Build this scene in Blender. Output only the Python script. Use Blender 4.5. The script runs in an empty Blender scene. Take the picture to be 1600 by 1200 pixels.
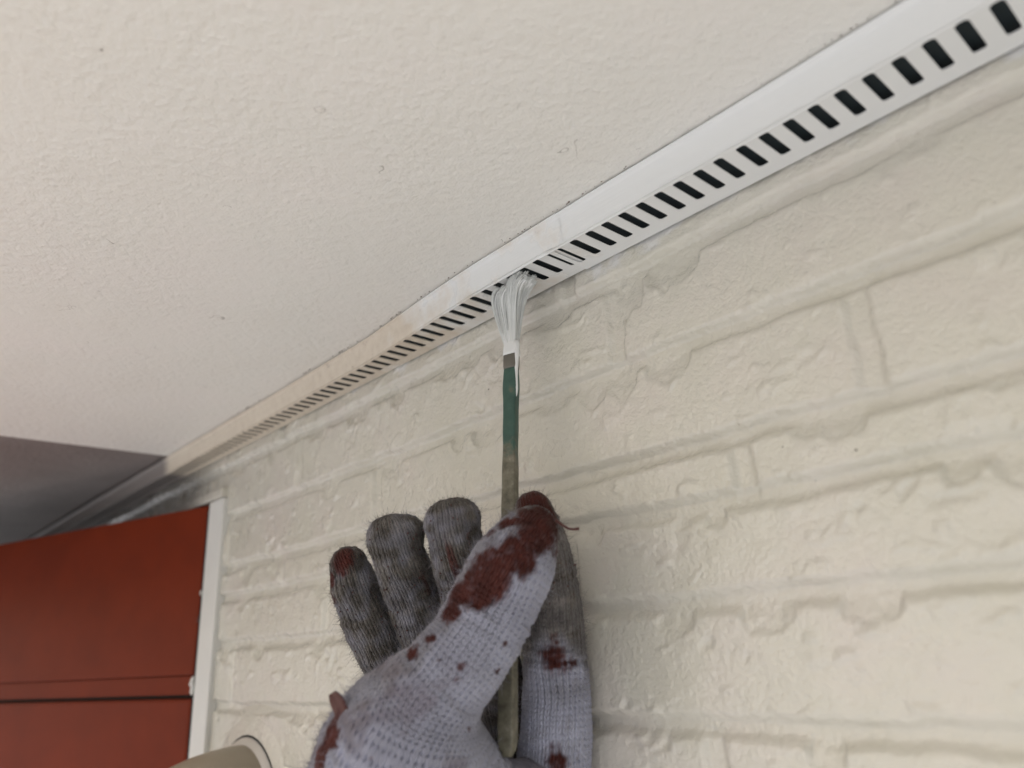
import bpy, bmesh, math
import numpy as np
from mathutils import Matrix, Vector

# ------------------------------------------------------------------ camera, sky, sun, exposure
scene = bpy.context.scene
COL = scene.collection
H0 = 2.25                      # lens height above the paving (m)
F_PX = 1190.0                  # focal length in px of a 1600 px wide frame
def _n(v): v = np.asarray(v, float); return v/np.linalg.norm(v)
_Z = _n([-170, -3394, F_PX]); _Xf = _n([-1141, 465, F_PX])
_X = -_n(_Xf - _Z*(_Xf @ _Z)); _Y = np.cross(_Z, _X)
R = np.array([_X, _Y, _Z])     # camera (right, down, forward) -> world
cam_d = bpy.data.cameras.new("camera"); cam = bpy.data.objects.new("camera", cam_d); COL.objects.link(cam)
cam_d.sensor_width = 36.0; cam_d.lens = F_PX/1600*36.0
cam_d.clip_start = 0.01; cam_d.clip_end = 500
M = Matrix.Identity(4)
for i in range(3):
    M[i][0] = R[i, 0]; M[i][1] = -R[i, 1]; M[i][2] = -R[i, 2]
M[2][3] = H0
cam.matrix_world = M
cam_d.dof.use_dof = True; cam_d.dof.focus_distance = 0.325; cam_d.dof.aperture_fstop = 7.5
scene.camera = cam

SUN_EL, SUN_AZ = math.radians(37), math.radians(-22)     # azimuth measured from -Y (straight out of the facade) towards +X
to_sun = Vector((math.sin(SUN_AZ)*math.cos(SUN_EL), -math.cos(SUN_AZ)*math.cos(SUN_EL), math.sin(SUN_EL)))
world = bpy.data.worlds.new("World"); scene.world = world; world.use_nodes = True
wn = world.node_tree.nodes; wl = world.node_tree.links
sky = wn.new("ShaderNodeTexSky"); sky.sky_type = 'NISHITA'; sky.sun_disc = False
sky.sun_elevation = SUN_EL; sky.sun_rotation = math.atan2(to_sun.x, to_sun.y)
sky.air_density = 1.0; sky.dust_density = 4.0; sky.ozone_density = 1.5
wl.new(sky.outputs[0], wn["Background"].inputs[0]); wn["Background"].inputs[1].default_value = 0.09
sun_d = bpy.data.lights.new("sun", 'SUN'); sun_d.energy = 4.3; sun_d.angle = math.radians(3); sun_d.color = (1.0, 0.975, 0.94)
sun = bpy.data.objects.new("sun", sun_d); COL.objects.link(sun)
sun.location = (0, -6, 6); sun.rotation_euler = (-to_sun).to_track_quat('-Z', 'Y').to_euler()
vs = scene.view_settings
vs.view_transform = 'Standard'; vs.look = 'None'; vs.gamma = 1; vs.use_curve_mapping = False; vs.exposure = 0.62
scene.render.engine = 'CYCLES'

# ------------------------------------------------------------------ helpers
rng = np.random.default_rng(7)
D = 225.0                      # wall plane distance from the lens (mm); lengths below in mm, lens at 0,0,0
def P(v):                      # mm, lens-relative -> world metres
    v = np.asarray(v, float); o = v*0.001; o[..., 2] += H0; return o
def cam2w(c): return np.asarray(c, float) @ R.T
def px(x, y, depth): return np.array([(x-800)/F_PX*depth, (y-600)/F_PX*depth, depth])

def _h(ix, iy, seed):
    h = (ix.astype(np.int64)*374761393 + iy.astype(np.int64)*668265263 + seed*974634541) & 0xffffffff
    h = ((h ^ (h >> 13))*1274126177) & 0xffffffff
    return ((h ^ (h >> 16)) & 0xffff)/65535.0*2-1
def noise2(x, y, seed=0):
    ix = np.floor(x); iy = np.floor(y); fx = x-ix; fy = y-iy
    ux = fx**3*(fx*(fx*6-15)+10); uy = fy**3*(fy*(fy*6-15)+10)
    a = _h(ix, iy, seed); b = _h(ix+1, iy, seed); c = _h(ix, iy+1, seed); d = _h(ix+1, iy+1, seed)
    return (a*(1-ux)+b*ux)*(1-uy)+(c*(1-ux)+d*ux)*uy
def fbm2(x, y, seed=0, oct=3):
    s = 0; a = 1; t = 0
    for o in range(oct):
        s = s + a*noise2(x*2**o, y*2**o, seed+o*17); t += a; a *= .5
    return s/t
def noise3(p, scale, seed=0):  # cheap 3-D noise from three 2-D slices
    q = p/scale
    return (noise2(q[:, 0]+.31*q[:, 2], q[:, 1]+.2, seed)+noise2(q[:, 1]+.27*q[:, 0], q[:, 2], seed+5)+noise2(q[:, 2]+.3*q[:, 1], q[:, 0], seed+9))/1.7
def sstep(a, b, x):
    t = np.clip((x-a)/(b-a), 0, 1); return t*t*(3-2*t)

def mesh_obj(name, verts, faces, mat, parent=None, smooth=True, normals=None, attrs=None):
    me = bpy.data.meshes.new(name)
    verts = np.asarray(verts, np.float32)
    if isinstance(faces, np.ndarray):
        k = faces.shape[1]; n = len(faces)
        me.vertices.add(len(verts)); me.vertices.foreach_set("co", verts.ravel())
        me.loops.add(n*k); me.loops.foreach_set("vertex_index", faces.astype(np.int32).ravel())
        me.polygons.add(n); me.polygons.foreach_set("loop_start", np.arange(0, n*k, k, dtype=np.int32))
        me.update(calc_edges=True); me.validate()
    else:
        me.from_pydata(verts.tolist(), [], faces); me.update()
    me.polygons.foreach_set("use_smooth", np.full(len(me.polygons), smooth))
    if attrs:
        for k, v in attrs.items():
            a = me.attributes.new(k, 'FLOAT', 'POINT'); a.data.foreach_set("value", np.asarray(v, np.float32))
    if normals is not None:
        me.normals_split_custom_set_from_vertices(np.asarray(normals, float).tolist())
    me.materials.append(mat)
    o = bpy.data.objects.new(name, me); COL.objects.link(o)
    if parent: o.parent = parent
    return o
def empty(name, loc_mm, label=None, cat=None, group=None, kind=None):
    o = bpy.data.objects.new(name, None); COL.objects.link(o); o.location = P(loc_mm); o.empty_display_size = .02
    tag(o, label, cat, group, kind); return o
def tag(o, label=None, cat=None, group=None, kind=None):
    if label: o["label"] = label
    if cat: o["category"] = cat
    if group: o["group"] = group
    if kind: o["kind"] = kind
def keep(o, parent):           # parent without moving
    o.parent = parent; o.matrix_parent_inverse = Matrix.Translation(parent.location).inverted()
    return o
def box(name, lo, hi, mat, parent=None, bevel=0.0, warp=None):
    bm = bmesh.new(); bmesh.ops.create_cube(bm, size=1)
    lo = np.array(lo, float); hi = np.array(hi, float)
    for v in bm.verts: v.co = Vector(((np.array(v.co)+.5)*(hi-lo)+lo))
    if bevel: bmesh.ops.bevel(bm, geom=bm.edges[:], offset=bevel, segments=2, affect='EDGES', profile=.6)
    V = np.array([v.co[:] for v in bm.verts]); Fc = [[v.index for v in f.verts] for f in bm.faces]; bm.free()
    if warp: V = warp(V)
    o = mesh_obj(name, P(V), Fc, mat, None, smooth=False)
    if parent: keep(o, parent)
    return o

class NT:                      # tiny node-building helper
    def __init__(s, name):
        s.m = bpy.data.materials.new(name); s.m.use_nodes = True; s.n = s.m.node_tree.nodes; s.l = s.m.node_tree.links
        s.b = s.n["Principled BSDF"]; s.out = s.n["Material Output"]
    def add(s, t, **k):
        x = s.n.new(t)
        for a, b in k.items(): setattr(x, a, b)
        return x
    def link(s, a, b): s.l.new(a, b)
    def coord(s): return s.add("ShaderNodeTexCoord").outputs["Object"]
    def geo(s): return s.add("ShaderNodeNewGeometry").outputs["Position"]
    def noise(s, vec, scale, detail=3, rough=.5):
        x = s.add("ShaderNodeTexNoise"); x.inputs["Scale"].default_value = scale; x.inputs["Detail"].default_value = detail
        x.inputs["Roughness"].default_value = rough; s.link(vec, x.inputs["Vector"]); return x.outputs["Fac"]
    def ramp(s, fac, pts, interp='LINEAR'):
        x = s.add("ShaderNodeValToRGB"); x.color_ramp.interpolation = interp; e = x.color_ramp.elements
        while len(e) < len(pts): e.new(.5)
        for i, (p, c) in enumerate(pts):
            e[i].position = p; e[i].color = (*c, 1) if not np.isscalar(c) else (c, c, c, 1)
        s.link(fac, x.inputs[0]); return x.outputs[0]
    def math(s, op, a, b=None, c=None, clamp=False):
        x = s.add("ShaderNodeMath", operation=op, use_clamp=clamp)
        for i, v in enumerate((a, b, c)):
            if v is None: continue
            if hasattr(v, "is_output"): s.link(v, x.inputs[i])
            else: x.inputs[i].default_value = v
        return x.outputs[0]
    def mix(s, f, a, b):
        x = s.add("ShaderNodeMix", data_type='RGBA')
        for sock, v in ((x.inputs[0], f), (x.inputs[6], a), (x.inputs[7], b)):
            if hasattr(v, "is_output"): s.link(v, sock)
            elif np.isscalar(v): sock.default_value = v
            else: sock.default_value = (*v, 1)
        return x.outputs[2]
    def bump(s, h, strength, dist, normal=None):
        x = s.add("ShaderNodeBump"); x.inputs["Strength"].default_value = strength; x.inputs["Distance"].default_value = dist
        s.link(h, x.inputs["Height"])
        if normal: s.link(normal, x.inputs["Normal"])
        return x.outputs[0]
    def set(s, **k):
        for a, v in k.items():
            i = s.b.inputs[a.replace("_", " ")]
            if hasattr(v, "is_output"): s.link(v, i)
            elif np.isscalar(v): i.default_value = v
            else: i.default_value = (*v, 1) if len(v) == 3 else v
        return s.m
    def attr(s, n): return s.add("ShaderNodeAttribute", attribute_name=n).outputs["Fac"]

# ------------------------------------------------------------------ materials
def mat_wall():
    t = NT("cream_masonry_paint"); g = t.geo()
    c = t.ramp(t.noise(g, 22, 4, .6), [(.33, (.65, .625, .53)), (.5, (.68, .65, .565)), (.68, (.69, .64, .57))])
    sep = t.add("ShaderNodeSeparateXYZ"); t.link(g, sep.inputs[0])
    # fresh white trim paint smeared just under the vent
    zz = t.math('SUBTRACT', sep.outputs[2], H0+.1495)
    nn = t.noise(g, 55, 3)
    w = t.math('ADD', t.math('MULTIPLY', zz, 260.), t.math('MULTIPLY', t.math('SUBTRACT', nn, .57), 11.))
    w = t.math('MULTIPLY', w, 1., clamp=True)
    w = t.math('MULTIPLY', w, t.math('GREATER_THAN', sep.outputs[0], -.40))
    c = t.mix(w, c, (.74, .73, .70))
    # shade over the door head, put into the masonry colour
    door_shade = t.math('MULTIPLY', t.math('ADD', t.math('MULTIPLY', sep.outputs[0], -16.), -9.3, clamp=True), t.math('GREATER_THAN', sep.outputs[2], H0+.1185))
    door_shade = t.math('MULTIPLY', door_shade, t.ramp(t.noise(g, 60, 3), [(.3, .8), (.6, 1.)]))
    c = t.mix(door_shade, c, (.20, .19, .165))
    # small dust specks
    v = t.add("ShaderNodeTexVoronoi"); v.inputs["Scale"].default_value = 110; t.link(g, v.inputs["Vector"])
    sp = t.math('MULTIPLY', t.math('LESS_THAN', v.outputs["Distance"], .045), t.math('GREATER_THAN', t.noise(g, 16, 1), .60))
    c = t.mix(sp, c, (.12, .10, .08))
    b = t.bump(t.noise(g, 520, 4, .65), .6, .0007)
    b = t.bump(t.noise(g, 130, 4, .65), .6, .0012, b)
    r = t.ramp(t.noise(g, 60, 2), [(.3, .24), (.7, .36)])
    t.b.inputs["Coat Weight"].default_value = 1.; t.b.inputs["Coat Roughness"].default_value = .05; t.b.inputs["Coat IOR"].default_value = 1.6; t.link(b, t.b.inputs["Coat Normal"])
    return t.set(Base_Color=c, Roughness=r, Normal=b)
def mat_soffit(name, cols):
    t = NT(name); g = t.geo()
    c = t.ramp(t.noise(g, 14, 3, .6), cols)
    v = t.add("ShaderNodeTexVoronoi"); v.inputs["Scale"].default_value = 75; t.link(g, v.inputs["Vector"])
    sp = t.math('MULTIPLY', t.math('LESS_THAN', v.outputs["Distance"], .04), t.math('GREATER_THAN', t.noise(g, 11, 1), .64))
    c = t.mix(sp, c, (.2, .18, .16))
    # hairline cracks in the paint film
    wv = t.add("ShaderNodeTexVoronoi", feature='DISTANCE_TO_EDGE'); wv.inputs["Scale"].default_value = 30
    dn = t.add("ShaderNodeTexNoise"); dn.inputs["Scale"].default_value = 70; t.link(g, dn.inputs["Vector"])
    mx = t.add("ShaderNodeVectorMath", operation='MULTIPLY_ADD'); t.link(dn.outputs["Color"], mx.inputs[0]); mx.inputs[1].default_value = (.03, .03, .03); t.link(g, mx.inputs[2])
    t.link(mx.outputs[0], wv.inputs["Vector"])
    cr = t.math('MULTIPLY', t.math('LESS_THAN', wv.outputs["Distance"], .005), t.math('GREATER_THAN', t.noise(g, 38, 2), .67))
    c = t.mix(t.math('MULTIPLY', cr, .55), c, (.25, .22, .19))
    sep = t.add("ShaderNodeMapping"); sep.inputs["Scale"].default_value = (1, 1, .2); t.link(g, sep.inputs[0])
    hgt = t.math('MULTIPLY', t.noise(sep.outputs[0], 230, 4, .62), t.ramp(t.noise(g, 9, 3, .6), [(.32, .35), (.68, 1.)]))
    b = t.bump(hgt, .62, .0024)
    b = t.bump(t.noise(g, 16, 2), .25, .006, b)
    b = t.bump(t.noise(sep.outputs[0], 420, 2), .3, .0007, b)
    return t.set(Base_Color=c, Roughness=.55, Normal=b)
def mat_vent():
    t = NT("vent_paint"); g = t.geo()
    sep = t.add("ShaderNodeSeparateXYZ"); t.link(g, sep.inputs[0])
    n = t.noise(g, 40, 4, .6)
    f = t.math('ADD', t.math('MULTIPLY', t.math('ADD', sep.outputs[0], .315), 10.), t.math('MULTIPLY', t.math('SUBTRACT', n, .5), 3.5), clamp=True)
    old = t.ramp(t.noise(g, 240, 4, .65), [(.27, (.34, .29, .24)), (.33, (.64, .56, .46)), (.65, (.70, .625, .52))])
    c = t.mix(f, old, (.80, .81, .80))
    vent_shade = t.math('ADD', t.math('MULTIPLY', sep.outputs[0], -60.), -38.7, clamp=True)      # shade past the soffit joint, painted into the strip's colour
    c = t.mix(vent_shade, c, (.26, .23, .215))
    st = t.add("ShaderNodeMapping"); st.inputs["Scale"].default_value = (.05, 1, 1); t.link(g, st.inputs[0])
    b = t.bump(t.noise(st.outputs[0], 900, 2), .25, .0004); b = t.bump(t.noise(g, 60, 2), .25, .0008, b)
    return t.set(Base_Color=c, Roughness=t.ramp(f, [(0., .5), (1., .24)]), Normal=b)
def mat_plain(name, col, rough, bump_scale=0, bump_str=.3, bump_d=.0006, var=.0, metallic=0.):
    t = NT(name); g = t.geo()
    c = t.ramp(t.noise(g, 30, 4, .6), [(.3, tuple(np.array(col)*(1-var))), (.7, tuple(np.minimum(np.array(col)*(1+var), .9)))]) if var else col
    k = dict(Base_Color=c, Roughness=rough, Metallic=metallic)
    if bump_scale: k["Normal"] = t.bump(t.noise(g, bump_scale, 3), bump_str, bump_d)
    return t.set(**k)
def mat_glove():
    t = NT("cotton_knit"); g = t.geo()
    s = t.attr("knit_row"); u = t.attr("knit_wale"); dirt = t.attr("dirt"); paint = t.attr("paint"); nap = t.attr("nap")
    # stocking-stitch relief: slanted legs either side of each wale
    a = t.math('ABSOLUTE', t.math('SUBTRACT', t.math('FRACT', u), .5))
    q = t.math('SUBTRACT', t.math('MULTIPLY', a, 4.), 1.)
    ph = t.math('FRACT', t.math('ADD', s, t.math('MULTIPLY', q, .28)))
    pp = t.math('SUBTRACT', t.math('MULTIPLY', ph, 2.), 1.)
    p1 = t.math('SUBTRACT', 1., t.math('MULTIPLY', q, q)); p2 = t.math('SUBTRACT', 1., t.math('MULTIPLY', pp, pp))
    h = t.math('MULTIPLY', t.math('POWER', p1, .6), t.math('ADD', .35, t.math('MULTIPLY', p2, .65)))
    h = t.math('MULTIPLY', h, t.math('SUBTRACT', 1., t.math('MULTIPLY', nap, .55)))
    fib = t.noise(g, 1900, 2)
    n1 = t.noise(g, 130, 4, .65)
    clean = t.ramp(t.noise(g, 70, 3), [(.3, (.43, .435, .545)), (.7, (.55, .56, .69))])
    grey = t.ramp(n1, [(.3, (.055, .045, .038)), (.5, (.118, .102, .088)), (.7, (.215, .19, .168))])
    c = t.mix(dirt, clean, grey)
    red = t.ramp(t.noise(g, 160, 3), [(.3, (.05, .011, .008)), (.6, (.085, .020, .015)), (.8, (.125, .034, .026))])
    c = t.mix(paint, c, red)
    b = t.bump(fib, .35, .00035)
    b2 = t.bump(h, .9, .0015, b)
    mixn = t.bump(t.noise(g, 260, 3), .4, .0006, b2)
    r = t.math('SUBTRACT', .95, t.math('MULTIPLY', paint, .33))
    m = t.set(Base_Color=c, Roughness=r, Normal=mixn, Specular_IOR_Level=.25)
    t.link(t.math("MULTIPLY", t.math("SUBTRACT", 1., paint), .22), t.b.inputs["Sheen Weight"]); t.b.inputs["Sheen Roughness"].default_value = .5
    return m
def mat_handle():
    t = NT("brush_handle_lacquer"); g = t.geo(); s = t.attr("along")       # 0 at the butt, 1 at the ferrule
    n = t.math('MULTIPLY', t.math('SUBTRACT', t.noise(g, 120, 4, .65), .5), .26)
    f = t.math('ADD', s, n)
    wood = t.ramp(t.noise(g, 260, 4, .6), [(.28, (.07, .065, .045)), (.45, (.14, .128, .09)), (.62, (.20, .185, .135)), (.74, (.31, .30, .25))])
    teal = t.ramp(t.noise(g, 200, 4, .6), [(.3, (.028, .07, .055)), (.58, (.042, .10, .078)), (.72, (.11, .12, .085))])
    c = t.mix(t.ramp(f, [(.72, 0.), (.78, 1.)]), wood, teal)
    return t.set(Base_Color=c, Roughness=.38, Normal=t.bump(t.noise(g, 500, 3), .3, .0004))

WALL = mat_wall()
SOFFIT = mat_soffit("soffit_paint", [(.3, (.80, .78, .73)), (.5, (.81, .795, .75)), (.7, (.82, .795, .755))])
SOFFIT2 = mat_soffit("shade_toned_soffit_paint", [(.3, (.20, .172, .162)), (.7, (.25, .215, .205))])  # greyer board, its colour darkened further for the shade by the door
VENT = mat_vent()
FRAME = mat_plain("frame_gloss_white", (.76, .755, .72), .3, 70, .3, .001, .03)
DOORM = mat_plain("oxide_red_door_paint", (.165, .021, .0045), .5, 180, .12, .0004, .10); DOORM.node_tree.nodes['Principled BSDF'].inputs['Specular IOR Level'].default_value = .14
SEAL = mat_plain("black_rubber_seal", (.012, .014, .017), .6)
PIPEM = mat_plain("beige_pipe_paint", (.36, .31, .235), .42, 90, .25, .0008, .08)
CAULK = mat_plain("white_sealant", (.66, .62, .56), .4, 80, .4, .001, .03)
SLOT_SHADE = mat_plain("slot_shade_black", (.022, .034, .040), .7)  # dark colour standing in for the shade inside the vent slots
TIMBER = mat_plain("eave_timber", (.18, .14, .11), .8, 60, .3, .002, .2)
PAVE = mat_plain("pale_concrete_paving", (.44, .445, .45), .85, 9, .3, .01, .08)
GLOVE = mat_glove(); HANDLE = mat_handle()
WETP = mat_plain("wet_white_paint", (.80, .81, .80), .18, 350, .35, .0005, .02)
HAIRM = mat_plain("paint_wet_bristle", (.71, .73, .71), .25, 0, var=.12)
RUST = mat_plain("tarnished_ferrule_metal", (.135, .125, .105), .5, 300, .4, .0005, .35, .2)
FLAKE = mat_plain("oxide_red_paint_flake", (.075, .016, .012), .45, 300, .4, .0004, .2)
SLEEVE = mat_plain("dark_work_sleeve", (.05, .055, .075), .9, 600, .5, .0006, .2)

# ------------------------------------------------------------------ ground
mesh_obj("ground", P([(-60000, -90000, -H0*1000), (60000, -90000, -H0*1000), (60000, 30000, -H0*1000), (-60000, 30000, -H0*1000)]), [[0, 1, 2, 3]], PAVE, smooth=False)["kind"] = "structure"

# ------------------------------------------------------------------ brick wall
JV = [141.5, 103.0, 65.0, 44.0, 12.0, -26.5, -60.0, -94.0, -126.0, -158.0]      # bed joints
HEADS = [[-480, -205, 60], [-1010, -730, -452, -180, 92], [-1000, -560, -358, -85.5, 190], [-470, -302, -133, 40, 210], [-600+30, -410, -215, 70, 300],
         [-536, -240, 62, 320], [-514, -330, -157, 120, 340], [-440, -200, 40, 260], [-520, -300, -90, 190], [-400, -130, 140], [-500, -250, 0, 250]]
DRIPS = [  # (u, width, drop) squeezed-out mortar tongues below each bed joint
 [(-60, 30, 3), (-150, 26, 9), (-172, 16, 13), (-215, 30, 3), (-290, 30, 4), (-380, 26, 6)],
 [(-28, 26, 5), (-158, 22, 8), (-180, 16, 9), (-196, 18, 7), (-262, 24, 8), (-285, 12, 6), (-345, 24, 6), (-410, 20, 7)],
 [(-50, 16, 3), (-98, 18, 5), (-108, 14, 4), (-240, 26, 5), (-330, 16, 5)],
 [(-52, 18, 6), (-68, 12, 4), (-146, 10, 4), (-160, 10, 4), (-205, 20, 4), (-300, 20, 5)],
 [(-48, 22, 8), (-95, 10, 6), (-103, 12, 6), (-132, 20, 8), (-168, 18, 5), (-300, 22, 6), (-420, 20, 6)],
 [(-40, 24, 8), (-120, 12, 7), (-180, 14, 3), (-260, 20, 6), (-430, 24, 6)]]
_r = np.random.default_rng(3)
for k in range(10):
    L = list(DRIPS[k]) if k < 6 else []
    for u in np.arange(-1200, 520, 46.):
        if (k < 6 and -230 < u < -25) or _r.random() < .42: continue
        L.append((u+_r.uniform(-20, 20), _r.uniform(10, 26), _r.uniform(3, 8.5)))
    if k < len(DRIPS): DRIPS[k] = L
    else: DRIPS.append(L)
def lower_edge(u, k):
    b = 4.0+.9*noise2(u/17., u*0+k, 31)+.5*noise2(u/6., u*0+k, 32)
    for (c, w, dd) in DRIPS[k]:
        x = np.clip(np.abs(u-c)/(w*.5), 0, 1)
        b = np.maximum(b, 3.6+dd*np.sqrt(1-x*x)*(1+.25*noise2(u/5., u*0+k, 33)))
    return b
def joint_h(us, vs):           # relief of ridges and tongues on the us x vs grid, plus ownership (k+1 = mortar of joint k)
    h = np.zeros((len(us), len(vs))); own = np.zeros((len(us), len(vs)), int)
    for k, jv in enumerate(JV):
        sv = np.where(np.abs(vs-jv) < 26)[0]
        if not len(sv): continue
        sl = slice(sv[0], sv[-1]+1)
        z0 = us*0+k; uu = us[:, None]+0*vs[None, sl]; vv = vs[None, sl]+0*us[:, None]
        lo = lower_edge(us, k)[:, None]; x = vv-jv-(.8*noise2(us/40., z0, 41)+.35*noise2(us/11., z0, 42))[:, None]
        warp = .8*noise2(uu/4.5, vv/4.5, 36)
        amp = 3.1+.6*noise2(uu/23., x/9.+k, 38)
        y = x-1.2+.35*warp; w = np.where(y > 0, 3.6+.4*noise2(us/9., z0, 35)[:, None], 5.6+.8*noise2(us/15., z0, 31)[:, None])
        ridge = sstep(0, 1, np.clip((1-np.abs(y/w))*1.6, 0, 1))
        t_on = np.clip((lo-5.2)/1.5, 0, 1)
        tongue = t_on*sstep(-lo-1.0, -lo+1.0, x+warp)*sstep(2., -1., x)
        lump = 1.15+(amp-1.3)*sstep(-lo, -1.5, x)+.4*noise2(uu/5., x/5., 39)+.25*noise2(uu/2.6, x/2.6, 40)
        hh = np.maximum(amp*ridge, tongue*lump)
        h[:, sl] = np.maximum(h[:, sl], hh)
        o = own[:, sl]; o[(x < 4.2) & (x > -np.maximum(lo, 4.6))] = k+1
    return h, own
def course_of(v): return np.searchsorted(-np.array(JV), -v)       # 0 = above first joint
def relief(us, vs):
    h, own = joint_h(us, vs)
    u = us[:, None]+0*vs[None]; v = vs[None]+0*us[:, None]
    c = course_of(v)
    # individual tilt and setting of each brick, shallow head joints
    face = .35*fbm2(u/48., v/40., 50, 2)+.16*noise2(u/9., v/7., 53)
    hd = np.zeros_like(u); bid = np.zeros(u.shape, int)
    for k, hs in enumerate(HEADS):
        s = c == k
        if not s.any(): continue
        uu = u[s]; hs_ = np.array(sorted(hs)); best = np.full(uu.shape, 1e9)
        wob = .7*noise2(v[s]/8., v[s]*0+k, 55)
        for x in hs_: best = np.minimum(best, np.abs(uu-x-wob))
        hd[s] = sstep(5.0, 2.6, best)
        i = np.searchsorted(hs_, uu); bid[s] = i
        tilt = _h(i.astype(float), np.full(i.shape, float(k)), 61)
        face[s] += .45*tilt
    # crusty clusters of lumps left on the faces
    m = np.clip((fbm2(u/38., v/22., 70, 2)-.22)*3.5, 0, 1)
    ub = u+3*noise2(u/9, v/9, 73); vb = v+3*noise2(u/8, v/10, 76)
    rough = -m*np.clip(noise2(ub/6.2, vb/4.6, 71)*1.6-.25, 0, 1)*.9
    rough += np.clip(noise2(ub/7.5, vb/3.6, 74)-.74, 0, 1)*2.6
    rough += np.clip(fbm2(ub/13., vb/6.5, 78, 3)-.42, 0, .3)*2.8
    rough += m*.16*noise2(u/2.3, v/2.1, 75)
    face = face+rough
    base = face*(1-hd)+hd*(-1.9+.15*noise2(u/5, v/5, 57))
    cover = np.clip(h/1.2, 0, 1)
    tot = base*(1-.75*cover)-h*.95      # joints are struck back, with chipped brick edges
    # owner id: mortar joints negative, bricks positive
    idd = np.where(own > 0, -own, 0).astype(int)
    hm = (own == 0) & (hd > .5)
    idd = np.where(hm, -(100+c*20+bid), idd)
    idd = np.where((own == 0) & ~hm, 1+c*20+bid, idd)
    return tot, idd
U_END = -567.0; V_DOOR = 121.0
def seg(a, b, step): return np.linspace(a, b, max(2, int(round(abs(b-a)/step))+1))[:-1]
us = np.concatenate([seg(-1300, -700, 5), seg(-700, -567, 1.9), seg(-567, -430, 1.6), seg(-430, -300, 1.25), seg(-300, 0, 1.0), seg(0, 90, 2), seg(90, 420, 6), [420.]])
vsr = np.concatenate([seg(-186, -110, 4), seg(-110, -60, 1.6), seg(-60, 121, 1.0), seg(121, 166, 1.0), [166.]])
UU, VV = np.meshgrid(us, vsr, indexing='ij')
HH, ID = relief(us, vsr)
gu = np.gradient(HH, us, axis=0); gv = np.gradient(HH, vsr, axis=1)
NRM = np.stack([-gu, -np.ones_like(gu), -gv], -1); NRM /= np.linalg.norm(NRM, axis=-1, keepdims=True)
PTS = P(np.stack([UU, D-HH, VV], -1)).reshape(-1, 3); NRM = NRM.reshape(-1, 3)
nu, nv = UU.shape
ii, jj = np.meshgrid(np.arange(nu-1), np.arange(nv-1), indexing='ij')
q0 = (ii*nv+jj).ravel(); QUAD = np.stack([q0, q0+nv, q0+nv+1, q0+1], 1)
cu = .5*(UU[:-1, :-1]+UU[1:, :-1]).ravel(); cv = .5*(VV[:-1, :-1]+VV[:-1, 1:]).ravel()
QID = ID[:-1, :-1].ravel()
okq = ~((cu < U_END) & (cv < V_DOOR))
wall = empty("brick_wall", (0, D+20, -H0*1000), "cream painted brick wall with weeping mortar joints, under the eave", "wall")
def patch(name, sel):
    q = QUAD[sel]; vid, inv = np.unique(q, return_inverse=True); q = inv.reshape(-1, 4)
    pts = PTS[vid]; nr = NRM[vid]
    # side skirts back into the wall so that each piece is a solid block
    e = np.concatenate([q[:, [0, 1]], q[:, [1, 2]], q[:, [2, 3]], q[:, [3, 0]]])
    key = np.sort(e, 1); key = key[:, 0]*(len(vid)+1)+key[:, 1]
    uq, first, cnt = np.unique(key, return_index=True, return_counts=True)
    be = e[first[cnt == 1]]
    bvid, binv = np.unique(be, return_inverse=True); binv = binv.reshape(-1, 2)
    f0 = pts[bvid]; b0 = f0.copy(); b0[:, 1] = .001*(D+14); nb = len(bvid); n0 = len(pts)
    sk = np.stack([n0+binv[:, 1], n0+binv[:, 0], n0+nb+binv[:, 0], n0+nb+binv[:, 1]], 1)
    allp = np.concatenate([pts, f0+[0, 2e-5, 0], b0]); alln = np.concatenate([nr, np.tile([[0, -1., 0]], (2*nb, 1))])
    o = mesh_obj(name, allp, np.concatenate([q, sk]), WALL, normals=alln)
    return keep(o, wall)
bricks = []
for idv in np.unique(QID[okq]):
    sel = okq & (QID == idv)
    if sel.sum() < 6: continue
    patch("brick" if idv > 0 else ("mortar_bed" if idv > -100 else "mortar_head_joint"), sel)
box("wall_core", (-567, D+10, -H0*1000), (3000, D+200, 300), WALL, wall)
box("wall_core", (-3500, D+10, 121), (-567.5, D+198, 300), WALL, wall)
box("wall_core", (-3500, D+120, -H0*1000), (-568, D+199, 120.6), SEAL, wall)  # doorway backing coloured black to stand for the darkness inside
# plain painted masonry away from the detailed part
box("wall_face", (-566.5, D-1, -H0*1000+1), (3000, D+9.5, -186.5), WALL, wall)
box("wall_face", (421, D-1, -186), (3000, D+9.5, 166), WALL, wall)
box("wall_face", (-3500, D-1, 121.5), (-1301, D+9.5, 166), WALL, wall)

# ------------------------------------------------------------------ eave: soffit boards, fascia, roof deck
SZ = 166.5; SE = -647.0; YE = -130.0
soff = empty("soffit", (0, 0, SZ), "off-white textured soffit boards lining the underside of the eave", "soffit")
def sheet(name, x0, x1, y0, y1, z, th, mat, parent, n=(2, 2), dz=None):
    box(name, (x0, y0, z), (x1, y1, z+th), mat, parent)
sheet("soffit_board", SE, 2600, YE, 214, SZ, 9, SOFFIT, soff)
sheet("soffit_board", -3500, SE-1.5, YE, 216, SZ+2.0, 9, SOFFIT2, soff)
box("fascia_board", (-3500, YE-22, SZ-18), (2600, YE-.5, SZ+140), TIMBER, soff, 1.5)
box("roof_deck", (-3500, YE-30, SZ+141), (2600, D+190, SZ+170), TIMBER, soff)
blocker = box("light_blocker", (-3400, -112, 92), (-652, -48, SZ-.5), TIMBER, None, 2.)  # added out-of-view box that keeps front light off the zone above the door
tag(blocker, "added unseen box below the eave, blocking light above the red door", "blocker")
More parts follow.
